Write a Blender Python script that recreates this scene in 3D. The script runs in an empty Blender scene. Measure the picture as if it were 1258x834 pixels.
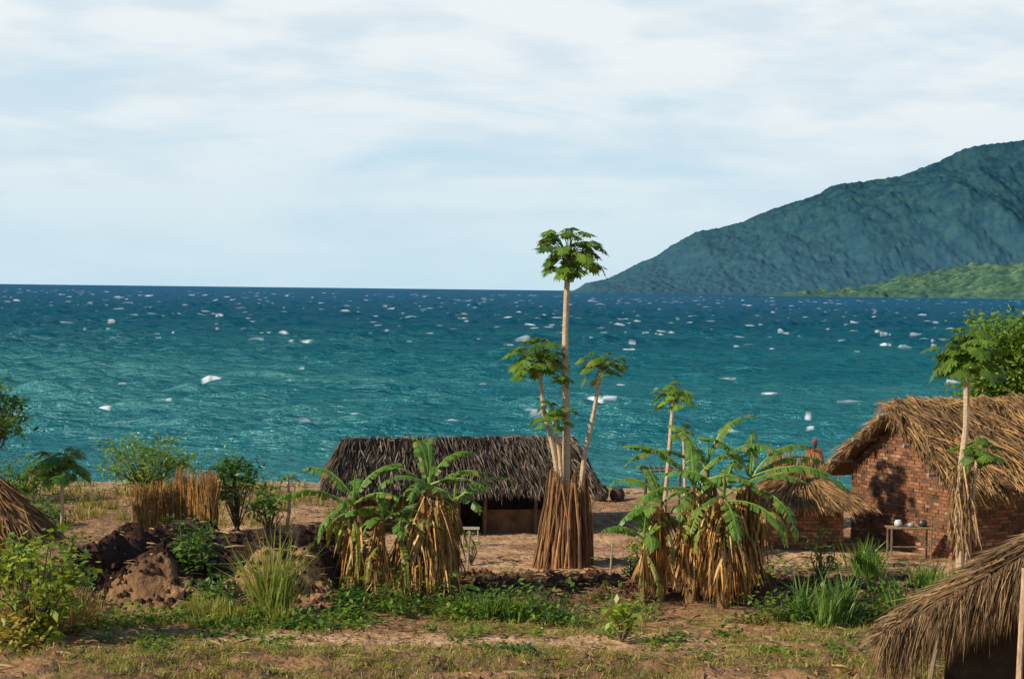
import bpy, math, random
import numpy as np
from mathutils import Vector, Matrix, Quaternion

scene = bpy.context.scene
scene.view_settings.view_transform = 'Standard'
scene.view_settings.look = 'None'
scene.view_settings.exposure = 0
R = random.Random(7)

# ------------------------------------------------------------------ noise
def _h(ix, iy, s):
    n = (ix.astype(np.int64) * 374761393 + iy.astype(np.int64) * 668265263 + s * 974634777) & 0x7fffffff
    n = ((n ^ (n >> 13)) * 1274126177) & 0x7fffffff
    n = (n ^ (n >> 16)) & 0xffff
    return n / 65535.0
def vn(x, y, s=0):
    x = np.asarray(x, float); y = np.asarray(y, float)
    ix = np.floor(x); iy = np.floor(y)
    fx = x - ix; fy = y - iy
    fx = fx * fx * (3 - 2 * fx); fy = fy * fy * (3 - 2 * fy)
    a = _h(ix, iy, s); b = _h(ix + 1, iy, s); c = _h(ix, iy + 1, s); d = _h(ix + 1, iy + 1, s)
    return (a * (1 - fx) + b * fx) * (1 - fy) + (c * (1 - fx) + d * fx) * fy
def fbm(x, y, o=4, s=0):
    t = 0; a = 0.5; n = 0
    for i in range(o):
        t = t + a * vn(x * 2 ** i + 17.3 * i, y * 2 ** i - 9.1 * i, s + i); n += a; a *= 0.5
    return t / n
def ss(x, a, b):
    t = np.clip((x - a) / (b - a), 0, 1)
    return t * t * (3 - 2 * t)
def box(x, y, x0, x1, y0, y1, f=0.8):
    return ss(x, x0 - f, x0 + f) * (1 - ss(x, x1 - f, x1 + f)) * ss(y, y0 - f, y0 + f) * (1 - ss(y, y1 - f, y1 + f))

# ------------------------------------------------------------------ materials
def newmat(name):
    m = bpy.data.materials.new(name); m.use_nodes = True
    nt = m.node_tree; nt.nodes.clear()
    out = nt.nodes.new('ShaderNodeOutputMaterial')
    return m, nt, out
def colmat(name, rough=0.9, spec=0.2, transl=0.0, nscale=12.0, namt=0.35, bump=0.0, bscale=30.0, stretch=(1, 1, 1)):
    """material driven by the mesh colour attribute, broken up with procedural noise"""
    m, nt, out = newmat(name)
    L = nt.links
    at = nt.nodes.new('ShaderNodeAttribute'); at.attribute_name = 'col'
    tc = nt.nodes.new('ShaderNodeTexCoord')
    mp = nt.nodes.new('ShaderNodeMapping'); mp.inputs['Scale'].default_value = stretch
    L.new(tc.outputs['Object'], mp.inputs[0])
    nz = nt.nodes.new('ShaderNodeTexNoise'); nz.inputs['Scale'].default_value = nscale; nz.inputs['Detail'].default_value = 3; nz.inputs['Roughness'].default_value = 0.65
    L.new(mp.outputs[0], nz.inputs['Vector'])
    mr = nt.nodes.new('ShaderNodeMapRange'); mr.inputs[1].default_value = 0.3; mr.inputs[2].default_value = 0.7
    mr.inputs[3].default_value = 1 - namt; mr.inputs[4].default_value = 1 + namt
    L.new(nz.outputs['Fac'], mr.inputs[0])
    mul = nt.nodes.new('ShaderNodeVectorMath'); mul.operation = 'SCALE'
    L.new(at.outputs['Color'], mul.inputs[0]); L.new(mr.outputs[0], mul.inputs['Scale'])
    p = nt.nodes.new('ShaderNodeBsdfPrincipled'); p.inputs['Roughness'].default_value = rough
    p.inputs['Specular IOR Level'].default_value = spec
    L.new(mul.outputs[0], p.inputs['Base Color'])
    if bump > 0:
        n2 = nt.nodes.new('ShaderNodeTexNoise'); n2.inputs['Scale'].default_value = bscale; n2.inputs['Detail'].default_value = 4
        L.new(mp.outputs[0], n2.inputs['Vector'])
        b = nt.nodes.new('ShaderNodeBump'); b.inputs['Strength'].default_value = 1.0; b.inputs['Distance'].default_value = bump
        L.new(n2.outputs['Fac'], b.inputs['Height']); L.new(b.outputs[0], p.inputs['Normal'])
    if transl > 0:
        t = nt.nodes.new('ShaderNodeBsdfTranslucent')
        tm = nt.nodes.new('ShaderNodeVectorMath'); tm.operation = 'MULTIPLY'; tm.inputs[1].default_value = (1.5, 1.35, 0.5)
        L.new(mul.outputs[0], tm.inputs[0]); L.new(tm.outputs[0], t.inputs['Color'])
        mx = nt.nodes.new('ShaderNodeMixShader'); mx.inputs[0].default_value = transl
        L.new(p.outputs[0], mx.inputs[1]); L.new(t.outputs[0], mx.inputs[2]); L.new(mx.outputs[0], out.inputs[0])
    else:
        L.new(p.outputs[0], out.inputs[0])
    return m

M_LEAF = colmat('leaf', rough=0.42, spec=0.4, transl=0.35, nscale=6, namt=0.25)
M_STRAW = colmat('straw', rough=0.85, spec=0.15, transl=0.0, nscale=5, namt=0.35)
M_WOOD = colmat('wood', rough=0.85, nscale=14, namt=0.35, bump=0.01, stretch=(1, 1, 0.3))
M_BRICK = colmat('brick', rough=0.95, spec=0.1, nscale=1.6, namt=0.45, bump=0.01, bscale=60)
M_MUD = colmat('mud', rough=0.95, spec=0.1, nscale=3, namt=0.4, bump=0.04, bscale=7)
M_TRUNK = colmat('trunk', rough=0.85, nscale=9, namt=0.3, bump=0.01, bscale=20, stretch=(1, 1, 3))
M_GROUND = colmat('soil', rough=0.97, spec=0.08, nscale=2.6, namt=0.38, bump=0.09, bscale=8)
M_METAL = colmat('enamel', rough=0.35, spec=0.5, nscale=4, namt=0.1)

# ------------------------------------------------------------------ mesh builder
class MB:
    def __init__(s):
        s.v = []; s.f = []; s.c = []; s.m = []
    def add(s, vs, fs, col, mat=0):
        o = len(s.v)
        s.v.extend([tuple(v) for v in vs])
        s.c.extend([col] * len(vs))
        for f in fs:
            s.f.append(tuple(i + o for i in f)); s.m.append(mat)
    def tube(s, pts, rad, col, mat=0, n=6, jit=0.0, cap=True):
        o = len(s.v); k = len(pts)
        pts = [Vector(p) for p in pts]
        for i, p in enumerate(pts):
            d = (pts[min(i + 1, k - 1)] - pts[max(i - 1, 0)]).normalized()
            a = d.cross(Vector((0, 1, 0.13))).normalized(); b = d.cross(a)
            r = rad[i] if hasattr(rad, '__len__') else rad
            for j in range(n):
                t = 2 * math.pi * j / n
                rr = r * (1 + R.uniform(-jit, jit))
                q = p + a * math.cos(t) * rr + b * math.sin(t) * rr
                s.v.append(tuple(q)); s.c.append(col)
        for i in range(k - 1):
            for j in range(n):
                s.f.append((o + i * n + j, o + i * n + (j + 1) % n, o + (i + 1) * n + (j + 1) % n, o + (i + 1) * n + j)); s.m.append(mat)
        if cap:
            s.f.append(tuple(o + j for j in range(n))); s.m.append(mat)
            s.f.append(tuple(o + (k - 1) * n + j for j in range(n))[::-1]); s.m.append(mat)
    def boxp(s, o, dx, dy, dz, col, mat=0):
        o = Vector(o); dx = Vector(dx); dy = Vector(dy); dz = Vector(dz)
        vs = [o, o + dx, o + dx + dy, o + dy, o + dz, o + dx + dz, o + dx + dy + dz, o + dy + dz]
        s.add(vs, [(0, 3, 2, 1), (4, 5, 6, 7), (0, 1, 5, 4), (1, 2, 6, 5), (2, 3, 7, 6), (3, 0, 4, 7)], col, mat)
    def leaf(s, c, d, n, L, W, col, mat=0):
        d = d.normalized(); sd = d.cross(n)
        if sd.length < 1e-4: sd = d.cross(Vector((1, 0, 0)))
        sd.normalize()
        m = c + d * L * 0.45
        s.add([c, m + sd * W * 0.5, c + d * L, m - sd * W * 0.5], [(0, 1, 2, 3)], col, mat)
    def strand(s, p, d, L, W, col, mat=0, droop=0.0):
        d = d.normalized()
        sd = d.cross(Vector((R.uniform(-1, 1), R.uniform(-1, 1), R.uniform(-.3, .3))))
        if sd.length < 1e-3: sd = Vector((1, 0, 0))
        sd = sd.normalized() * W * 0.5
        q = p + d * L * 0.55; e = q + (d + Vector((0, 0, -droop))).normalized() * L * 0.45
        s.add([p - sd, p + sd, q + sd * .9, q - sd * .9, e], [(0, 1, 2, 3), (3, 2, 4)], col, mat)
    def build(s, name, mats, parent=None, smooth=False):
        me = bpy.data.meshes.new(name)
        me.from_pydata(s.v, [], s.f)
        for m in mats: me.materials.append(m)
        me.polygons.foreach_set('material_index', np.array(s.m, dtype=np.int32))
        a = me.attributes.new('col', 'FLOAT_COLOR', 'POINT')
        c = np.ones((len(s.v), 4), dtype=np.float32); c[:, :3] = np.array(s.c, dtype=np.float32)
        a.data.foreach_set('color', c.ravel())
        if smooth: me.polygons.foreach_set('use_smooth', [True] * len(me.polygons))
        me.update()
        ob = bpy.data.objects.new(name, me); scene.collection.objects.link(ob)
        if parent: ob.parent = parent
        return ob
def empty(name):
    e = bpy.data.objects.new(name, None); scene.collection.objects.link(e); return e
def vc(c, j=0.15):
    k = 1 + R.uniform(-j, j)
    return (c[0] * k * (1 + R.uniform(-j, j) * .5), c[1] * k, c[2] * k * (1 + R.uniform(-j, j) * .5))
def mixc(a, b, t): return tuple(a[i] * (1 - t) + b[i] * t for i in range(3))
def V(*a): return Vector(a)

# ------------------------------------------------------------------ ground
WATER_Z = -1.3
def gz_np(x, y):
    sh = y + 2.0 * (fbm(x * 0.12, y * 0.02 + 3, 3, 5) - 0.5) * 2
    z = -1.75 * ss(sh, 58, 82) - 2.5 * ss(sh, 80, 100)
    near = 1 - ss(y, 56, 66)
    z = z + (fbm(x * 0.35, y * 0.35, 4, 11) - 0.5) * 0.25 * near
    z = z + (fbm(x * 2.3, y * 2.3, 3, 21) - 0.5) * 0.12
    til = box(x, y, -9.2, -3.4, 38.2, 44.5, 0.45)
    w = 0.5 + 0.5 * np.sin(2 * math.pi * (x * 0.40 - y * 0.22 + 0.9 * vn(x * .45, y * .45, 3)))
    z = z + til * (0.72 * w ** 1.3 + 0.34 + 0.6 * (fbm(x * 2.2, y * 2.2, 4, 31) - 0.5))
    til2 = box(x, y, -2.8, 9.0, 39.3, 42.0, 0.4)
    z = z + til2 * 0.6 * (fbm(x * 2.0, y * 2.4, 3, 41) - 0.28)
    til3 = box(x, y, -9.0, 9, 29, 33.2, 0.6)
    z = z + til3 * 0.34 * (fbm(x * 2.2, y * 1.6, 3, 43) - 0.3)
    return z
xs = np.concatenate([np.array([-4000, -1500, -500, -200, -100, -60, -40, -30, -24, -20]), np.arange(-17, 19, 0.09), np.array([20, 24, 30, 40, 60, 100, 200, 500, 1500, 4000])])
ys = np.concatenate([np.array([-800, -300, -100, -30, 0, 10, 18, 22, 25]), np.arange(27, 56, 0.10), np.arange(56, 84, 0.22), np.array([86, 90, 100, 120])])
X, Y = np.meshgrid(xs, ys)
Z = gz_np(X, Y)
GZ = Z.copy()
def gz(x, y):
    i = min(max(int(np.searchsorted(xs, x)) - 1, 0), len(xs) - 2); j = min(max(int(np.searchsorted(ys, y)) - 1, 0), len(ys) - 2)
    fx = (x - xs[i]) / (xs[i + 1] - xs[i]); fy = (y - ys[j]) / (ys[j + 1] - ys[j])
    return float((GZ[j, i] * (1 - fx) + GZ[j, i + 1] * fx) * (1 - fy) + (GZ[j + 1, i] * (1 - fx) + GZ[j + 1, i + 1] * fx) * fy)

def grid_mesh(name, X, Y, Z, mat, cols=None, attrs=None, smooth=True):
    h, w = X.shape
    me = bpy.data.meshes.new(name)
    nv = h * w
    me.vertices.add(nv)
    me.vertices.foreach_set('co', np.stack([X, Y, Z], -1).astype(np.float32).ravel())
    idx = np.arange(nv).reshape(h, w)
    q = np.stack([idx[:-1, :-1], idx[:-1, 1:], idx[1:, 1:], idx[1:, :-1]], -1).reshape(-1, 4)
    nf = len(q)
    me.loops.add(nf * 4); me.loops.foreach_set('vertex_index', q.astype(np.int32).ravel())
    me.polygons.add(nf); me.polygons.foreach_set('loop_start', np.arange(0, nf * 4, 4, dtype=np.int32))
    me.polygons.foreach_set('use_smooth', np.full(nf, smooth))
    me.update(calc_edges=True)
    me.materials.append(mat)
    if cols is not None:
        a = me.attributes.new('col', 'FLOAT_COLOR', 'POINT')
        c = np.ones((nv, 4), dtype=np.float32); c[:, :3] = cols.reshape(-1, 3); a.data.foreach_set('color', c.ravel())
    for k, v in (attrs or {}).items():
        a = me.attributes.new(k, 'FLOAT', 'POINT'); a.data.foreach_set('value', v.astype(np.float32).ravel())
    ob = bpy.data.objects.new(name, me); scene.collection.objects.link(ob)
    return ob
def lay(base, col, m): return base * (1 - m[..., None]) + np.array(col) * m[..., None]
C = np.zeros(X.shape + (3,)) + np.array((0.32, 0.175, 0.09))
n1 = fbm(X * .5, Y * .8, 4, 51); n2 = fbm(X * 2.2, Y * 2.6, 3, 61)
C = lay(C, (0.50, 0.30, 0.17), ss(n1, .40, .58) * box(X, Y, -8, 12, 42, 56, 1))
C = lay(C, (0.54, 0.37, 0.22), ss(Y, 57, 63) * (0.5 + .5 * n2))
C = lay(C, (0.22, 0.17, 0.06), ss(n2, .45, .65) * ss(Y, 50, 54) * .5 * (1 - ss(Y, 64, 68)) * (1 - ss(X, -3, 1)))
C = lay(C, (0.22, 0.15, 0.09), ss(Y, 74, 77))
C = lay(C, (0.036, 0.019, 0.015), box(X, Y, -9.8, -3.1, 37.4, 45, .4) * (0.88 + .12 * n2))
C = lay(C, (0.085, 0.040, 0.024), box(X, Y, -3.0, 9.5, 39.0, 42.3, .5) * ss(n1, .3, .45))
fg = 1 - ss(Y + (n1 - .5) * 4, 37.4, 38.6)
C = lay(C, (0.34, 0.185, 0.09), fg)
gm = fg * ss(n2 * .5 + n1 * .5, .47, .58)
C = lay(C, (0.14, 0.155, 0.032), gm * .75)
path = np.exp(-((Y - 34.6 - 0.06 * X - .8 * (n1 - .5)) / 0.6) ** 2) * box(X, Y, -5, 3.2, 20, 60, 1.5)
C = lay(C, (0.58, 0.36, 0.20), path)
til3 = box(X, Y, -9, 9, 29, 33.2, .6)
C = lay(C, (0.17, 0.09, 0.05), til3 * ss(n1, .4, .55) * .85)
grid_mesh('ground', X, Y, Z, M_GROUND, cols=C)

# ------------------------------------------------------------------ lake
rng = np.random.default_rng(4)
yy = [68.0]
while yy[-1] < 4200: yy.append(yy[-1] * (1.0060 + rng.uniform(-.0018, .0018)))
yy = np.array(yy + [5000, 7000, 12000, 25000, 70000.0])
tt = np.concatenate([[-40, -8, -3, -1.5, -.8, -.5], np.linspace(-.35, .35, 760), [.5, .8, 1.5, 3, 8, 40]])
T, Y = np.meshgrid(tt, yy)
X = T * Y
Hh = np.zeros_like(X)
warp = [2.6 * vn(X / 20, Y / 20, i) for i in range(3)]
for i in range(30):
    lam = 1.2 * (7.0 ** rng.random())
    th = rng.normal(0, 0.42) + 0.2
    k = 2 * math.pi / lam
    a = 0.0185 * lam ** 0.72
    damp = np.clip(lam / (Y * .0060 * .55), .38, 1)
    Hh += a * damp * np.sin(k * (X * math.sin(th) + Y * math.cos(th)) + rng.uniform(0, 6.28) + warp[i % 3])
grp = fbm(X / 40, Y / 40, 3, 9)
Hh *= (0.35 + 0.65 * ss(Y, 74, 110)) * (0.35 + 1.3 * grp)
Hh = Hh + 0.7 * np.maximum(Hh, 0) ** 2
foam = np.zeros_like(Hh)
ragged = vn(X / .38, Y / .3, 107) * .6 + vn(X / .16, Y / .2, 109) * .4
far_rag = rng.random(X.shape)
for b in range(1250):
    if b < 70: y0 = 1 / rng.uniform(1 / 420, 1 / 100)
    elif b < 420: y0 = 1 / rng.uniform(1 / 2200, 1 / 260)
    else: y0 = 10 ** rng.uniform(2.65, 3.45)
    t0 = rng.uniform(-.34, .34); x0 = t0 * y0
    w = max(.25 + 1.1 * rng.random() ** 2.2, .0011 * y0 * (.6 + 2.2 * rng.random() ** 2))
    st = rng.uniform(.35, 1)
    for sub in range(rng.integers(1, 4) if y0 < 500 else 1):
        xs_ = x0 + (rng.uniform(-1, 1) * w * 1.3 if sub else 0); ysub = y0 + (rng.uniform(-.9, .9) if sub else 0)
        ws = w * (rng.uniform(.3, .7) if sub else 1)
        j = int(np.searchsorted(yy, ysub))
        i0 = int(np.searchsorted(tt, (xs_ - ws) / ysub)); i1 = int(np.searchsorted(tt, (xs_ + ws) / ysub)) + 1
        if j >= len(yy) - 6: continue
        dx = (X[j, i0:i1] - xs_) / ws
        e_ = np.clip(1 - dx ** 2, 0, 1)
        rg = ragged[j, i0:i1] if ysub < 350 else .45 + .5 * far_rag[j, i0:i1]
        f_ = np.clip(ss(rg + e_ * .45, .5, .85) * e_ ** .4, 0, 1) * st
        foam[j, i0:i1] = np.maximum(foam[j, i0:i1], f_)
        if ysub < 130 and j > 0: foam[j - 1, i0:i1] = np.maximum(foam[j - 1, i0:i1], f_ * .6)
        Hh[j, i0:i1] += .07 * e_ + .16 * e_ * min(1.5, max(0, (y0 - 500) / 900))
Hh *= (1 - ss(Y, 3200, 4100))
foam = foam * (1 - ss(Y, 3300, 4000))
m, nt, out = newmat('lake_water'); L = nt.links
geo = nt.nodes.new('ShaderNodeNewGeometry')
sep = nt.nodes.new('ShaderNodeSeparateXYZ'); L.new(geo.outputs['Position'], sep.inputs[0])
lg = nt.nodes.new('ShaderNodeMath'); lg.operation = 'LOGARITHM'; lg.inputs[1].default_value = 10
L.new(sep.outputs['Y'], lg.inputs[0])
mr = nt.nodes.new('ShaderNodeMapRange'); mr.inputs[1].default_value = 1.87; mr.inputs[2].default_value = 3.3; L.new(lg.outputs[0], mr.inputs[0])
nz = nt.nodes.new('ShaderNodeTexNoise'); nz.inputs['Scale'].default_value = 1.0; nz.inputs['Detail'].default_value = 4
mp = nt.nodes.new('ShaderNodeMapping'); mp.inputs['Scale'].default_value = (0.014, 0.035, 1)
L.new(geo.outputs['Position'], mp.inputs[0]); L.new(mp.outputs[0], nz.inputs['Vector'])
ad = nt.nodes.new('ShaderNodeMath'); ad.operation = 'MULTIPLY_ADD'; ad.inputs[1].default_value = 0.9; ad.inputs[2].default_value = -0.45
L.new(nz.outputs['Fac'], ad.inputs[0])
ad2 = nt.nodes.new('ShaderNodeMath'); ad2.operation = 'ADD'; L.new(mr.outputs[0], ad2.inputs[0]); L.new(ad.outputs[0], ad2.inputs[1])  # noise shifts the ramp: cloud-shadow bands painted into the water colour
cr = nt.nodes.new('ShaderNodeValToRGB'); e = cr.color_ramp
e.elements[0].position = 0.0; e.elements[0].color = (0.045, 0.225, 0.225, 1)
e.elements[1].position = 1.0; e.elements[1].color = (0.012, 0.105, 0.195, 1)
x_ = e.elements.new(0.25); x_.color = (0.007, 0.145, 0.170, 1)
x_ = e.elements.new(0.55); x_.color = (0.003, 0.090, 0.135, 1)
L.new(ad2.outputs[0], cr.inputs[0])
at = nt.nodes.new('ShaderNodeAttribute'); at.attribute_name = 'foam'
b1 = nt.nodes.new('ShaderNodeTexNoise'); b1.inputs['Scale'].default_value = 1.0; b1.inputs['Detail'].default_value = 5; b1.inputs['Roughness'].default_value = .62
mpb = nt.nodes.new('ShaderNodeMapping'); mpb.inputs['Scale'].default_value = (0.5, 1.3, 1); L.new(geo.outputs['Position'], mpb.inputs[0]); L.new(mpb.outputs[0], b1.inputs['Vector'])
bp = nt.nodes.new('ShaderNodeBump'); bp.inputs['Strength'].default_value = 1; bp.inputs['Distance'].default_value = 1.1
L.new(b1.outputs['Fac'], bp.inputs['Height'])
df = nt.nodes.new('ShaderNodeBsdfDiffuse'); L.new(cr.outputs[0], df.inputs[0]); L.new(bp.outputs[0], df.inputs['Normal'])
gl = nt.nodes.new('ShaderNodeBsdfGlossy'); gl.inputs['Roughness'].default_value = .2; gl.inputs[0].default_value = (.8, .9, 1, 1); L.new(bp.outputs[0], gl.inputs['Normal'])
mx = nt.nodes.new('ShaderNodeMixShader'); mx.inputs[0].default_value = .055
L.new(df.outputs[0], mx.inputs[1]); L.new(gl.outputs[0], mx.inputs[2])
fo = nt.nodes.new('ShaderNodeBsdfDiffuse'); fo.inputs[0].default_value = (.85, .88, .9, 1)
mx2 = nt.nodes.new('ShaderNodeMixShader'); L.new(at.outputs['Fac'], mx2.inputs[0]); L.new(mx.outputs[0], mx2.inputs[1]); L.new(fo.outputs[0], mx2.inputs[2])
L.new(mx2.outputs[0], out.inputs[0])
grid_mesh('lake_water', X, Y, Hh + WATER_Z, m, attrs={'foam': foam})

# ------------------------------------------------------------------ mountain and foothills
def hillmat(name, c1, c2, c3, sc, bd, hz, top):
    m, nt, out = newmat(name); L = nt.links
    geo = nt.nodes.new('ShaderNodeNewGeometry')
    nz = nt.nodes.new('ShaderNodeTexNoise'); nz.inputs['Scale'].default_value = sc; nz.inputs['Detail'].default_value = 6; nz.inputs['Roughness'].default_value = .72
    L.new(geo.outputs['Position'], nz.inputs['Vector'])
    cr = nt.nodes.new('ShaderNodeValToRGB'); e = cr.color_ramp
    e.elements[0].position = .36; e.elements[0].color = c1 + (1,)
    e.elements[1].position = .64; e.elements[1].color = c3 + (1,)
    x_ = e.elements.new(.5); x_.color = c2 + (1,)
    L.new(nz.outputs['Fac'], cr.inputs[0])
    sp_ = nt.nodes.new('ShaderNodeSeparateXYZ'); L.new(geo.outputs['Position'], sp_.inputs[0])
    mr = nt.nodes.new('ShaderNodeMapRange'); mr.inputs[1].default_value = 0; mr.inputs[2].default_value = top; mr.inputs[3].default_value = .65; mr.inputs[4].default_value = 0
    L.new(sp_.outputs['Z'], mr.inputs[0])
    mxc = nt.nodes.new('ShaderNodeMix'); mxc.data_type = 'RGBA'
    L.new(mr.outputs[0], mxc.inputs['Factor']); L.new(cr.outputs[0], mxc.inputs['A']); mxc.inputs['B'].default_value = hz + (1,)  # aerial haze painted into the base colour, strongest at the foot
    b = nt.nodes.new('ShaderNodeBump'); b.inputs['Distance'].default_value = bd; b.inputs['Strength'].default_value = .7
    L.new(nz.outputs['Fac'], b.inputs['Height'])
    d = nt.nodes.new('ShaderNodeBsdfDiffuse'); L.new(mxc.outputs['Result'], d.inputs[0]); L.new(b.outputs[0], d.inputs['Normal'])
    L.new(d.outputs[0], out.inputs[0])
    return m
M_MOUNT = hillmat('hazy_forest', (.014, .052, .082), (.024, .074, .102), (.040, .102, .108), .022, 9, (.052, .130, .185), 260)  # bluish tones carry the distance haze in the colour
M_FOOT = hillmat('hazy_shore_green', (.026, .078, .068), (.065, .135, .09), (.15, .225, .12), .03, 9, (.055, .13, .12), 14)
px = np.array([700, 712, 722, 745, 768, 790, 812, 830, 845, 860, 885, 920, 945, 965, 1010, 1030, 1060, 1110, 1140, 1170, 1190, 1258, 1400, 1600, 1900, 2300])
py = np.array([360, 354, 347, 343, 333, 321, 313, 299, 291, 283, 279, 270, 258, 251, 237, 225, 222, 215, 203, 192, 180, 171, 150, 160, 120, 150])
Yr = 5200.0
RX = (px - 629) / 2347 * Yr
RH = (349 + 0.0115 * px - py) / 2347 * Yr + 6
gx = np.linspace(120, 3000, 900); gy = np.linspace(4350, 6400, 200)
X, Y = np.meshgrid(gx, gy)
prof = np.interp(X, RX, RH, left=0)
t = np.where(Y < Yr, ss(Y, 4400, Yr + 150), 1 - ss(Y, Yr + 150, 6400))
t = np.clip(t, 0, 1) ** 0.75
spur = fbm(X / 230 + Y / 700, Y / 700, 4, 71) - .5
gul = 1 - np.abs(2 * fbm(X / 170 + Y / 420, Y / 620, 2, 73) - 1)
mid = np.clip(4 * t * (1 - t), 0, 1)
Z = prof * t * (1 + (spur * .8 - (gul - .75) * .18) * mid) + prof * .14 * spur * (1 - t) + (fbm(X / 10, Y / 16, 2, 75) - .4) * 10 * ss(prof, 3, 40) * ss(t, .02, .1) - 4
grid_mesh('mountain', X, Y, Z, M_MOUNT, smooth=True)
gx = np.linspace(560, 3000, 520); gy = np.linspace(3350, 4700, 120)
X, Y = np.meshgrid(gx, gy)
px2 = np.array([860, 960, 1010, 1060, 1120, 1180, 1258, 1400, 1800]); h2 = np.array([0, 2, 5, 9, 15, 25, 40, 55, 70])
prof = np.interp(X, (px2 - 629) / 2347 * 4000, h2 / 2347 * 4000, left=0)
sh = 3600 + 500 * (1 - ss(X, 700, 1150)) + 60 * (fbm(X / 90, X * 0, 3, 7) - .5)
t = ss(Y, sh, sh + 550)
Z = prof * t * (1 + .9 * (fbm(X / 90, Y / 110, 4, 77) - .5)) + (fbm(X / 12, Y / 14, 2, 79) - .25) * 17 * ss(t, 0, .02) * ss(X, 560, 700) * (.4 + 1.2 * vn(X / 60, Y / 60, 6)) - 3.0 - 3 * (1 - ss(Y, sh - 30, sh))
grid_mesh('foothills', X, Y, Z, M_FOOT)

# ------------------------------------------------------------------ plants
def papaya_leaf(mb, p, out, size, col):
    out = out.normalized()
    up = (V(0, 0, 1) * 1.0 + out * R.uniform(.1, 1.1) + V(R.uniform(-.4, .4), R.uniform(-.4, .4), 0)).normalized()
    d0 = (out - up * out.dot(up)).normalized()
    for k in range(7):
        a = math.radians(-138 + 46 * k + R.uniform(-7, 7))
        d = Quaternion(up, a) @ d0
        d = (d + V(0, 0, -.25 - R.uniform(0, .35))).normalized()
        l = size * (1 - .32 * abs(k - 3) / 3) * R.uniform(.85, 1.1)
        c = vc(col, .2)
        mb.leaf(p, d, up, l, l * .36, c)
        for sg in (-1, 1):
            dd = Quaternion(up, sg * .65) @ d
            mb.leaf(p + d * l * .42, dd, up, l * .48, l * .2, c)
def papaya_crown(mb, top, r, n, col=(.065, .15, .02)):
    top = Vector(top)
    for i in range(n):
        az = i * 2.4 + R.uniform(-.3, .3)
        el = math.radians(70 - 100 * (i / n) + R.uniform(-18, 18))
        d = V(math.cos(az) * math.cos(el), math.sin(az) * math.cos(el), math.sin(el) * .8)
        l = r * R.uniform(.38, .95)
        e = top + d * l + V(0, 0, -.05 * r)
        mb.tube([top - V(0, 0, R.uniform(0, .25) * r), top + d * l * .5 + V(0, 0, .04 * r), e], [.014, .011, .008], (.16, .2, .06), 1, n=4, cap=False)
        c = col if R.random() > .06 else (.28, .26, .04)
        papaya_leaf(mb, e, d + V(0, 0, .05), r * R.uniform(.3, .5), mixc(c, (.20, .32, .03), R.uniform(0, .75)))
def trunk(mb, pts, r0, r1, col=(.52, .38, .25), n=8):
    k = 14; P = []; Rr = []
    pts = [Vector(p) for p in pts]
    for i in range(k + 1):
        t = i / k * (len(pts) - 1); a = min(int(t), len(pts) - 2); f = t - a
        p0 = pts[max(a - 1, 0)]; p1 = pts[a]; p2 = pts[a + 1]; p3 = pts[min(a + 2, len(pts) - 1)]
        q = 0.5 * ((2 * p1) + (p2 - p0) * f + (2 * p0 - 5 * p1 + 4 * p2 - p3) * f * f + (3 * p1 - p0 - 3 * p2 + p3) * f ** 3)
        P.append(q); Rr.append((r0 + (r1 - r0) * i / k) * R.uniform(.93, 1.07))
    mb.tube(P, Rr, col, 1, n=n, jit=.06)
def dry_skirt(mb, c, r, z0, z1, n, mat=2, L=(.5, 1.2), col=(.56, .30, .085), W=(.015, .06)):
    c = Vector(c)
    lob = [R.uniform(.55, 1.15) for _ in range(7)]
    for i in range(n):
        a = R.uniform(0, 6.283); h = z0 + (z1 - z0) * R.random() ** .8; t = (h - z0) / (z1 - z0 + 1e-6)
        lb = lob[int(a / 6.284 * 7)]
        bulge = (1 - .55 * t ** 1.5) * (.62 + .38 * min(1, t * 3))
        rr = r * bulge * math.sqrt(R.uniform(.1, 1)) * lb
        p = V(c.x + math.cos(a) * rr, c.y + math.sin(a) * rr, h)
        io = R.uniform(-.22, .22)
        d = V(math.cos(a) * io, math.sin(a) * io, -1) + V(R.gauss(0, .2), R.gauss(0, .2), 0)
        l = min(R.uniform(*L), max((h - c.z) * R.uniform(.55, 1.0), .15))
        g = .5 + .5 * math.sin(a * 5 + h * 7)
        cc = mixc(col, (.13, .065, .03), min(1, R.random() ** 1.3 * .8 + .35 * g))
        if R.random() < .15: cc = mixc(cc, (.68, .46, .2), .7)
        mb.strand(p, d, l, R.uniform(*W), vc(cc, .2), mat, droop=.3)
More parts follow.
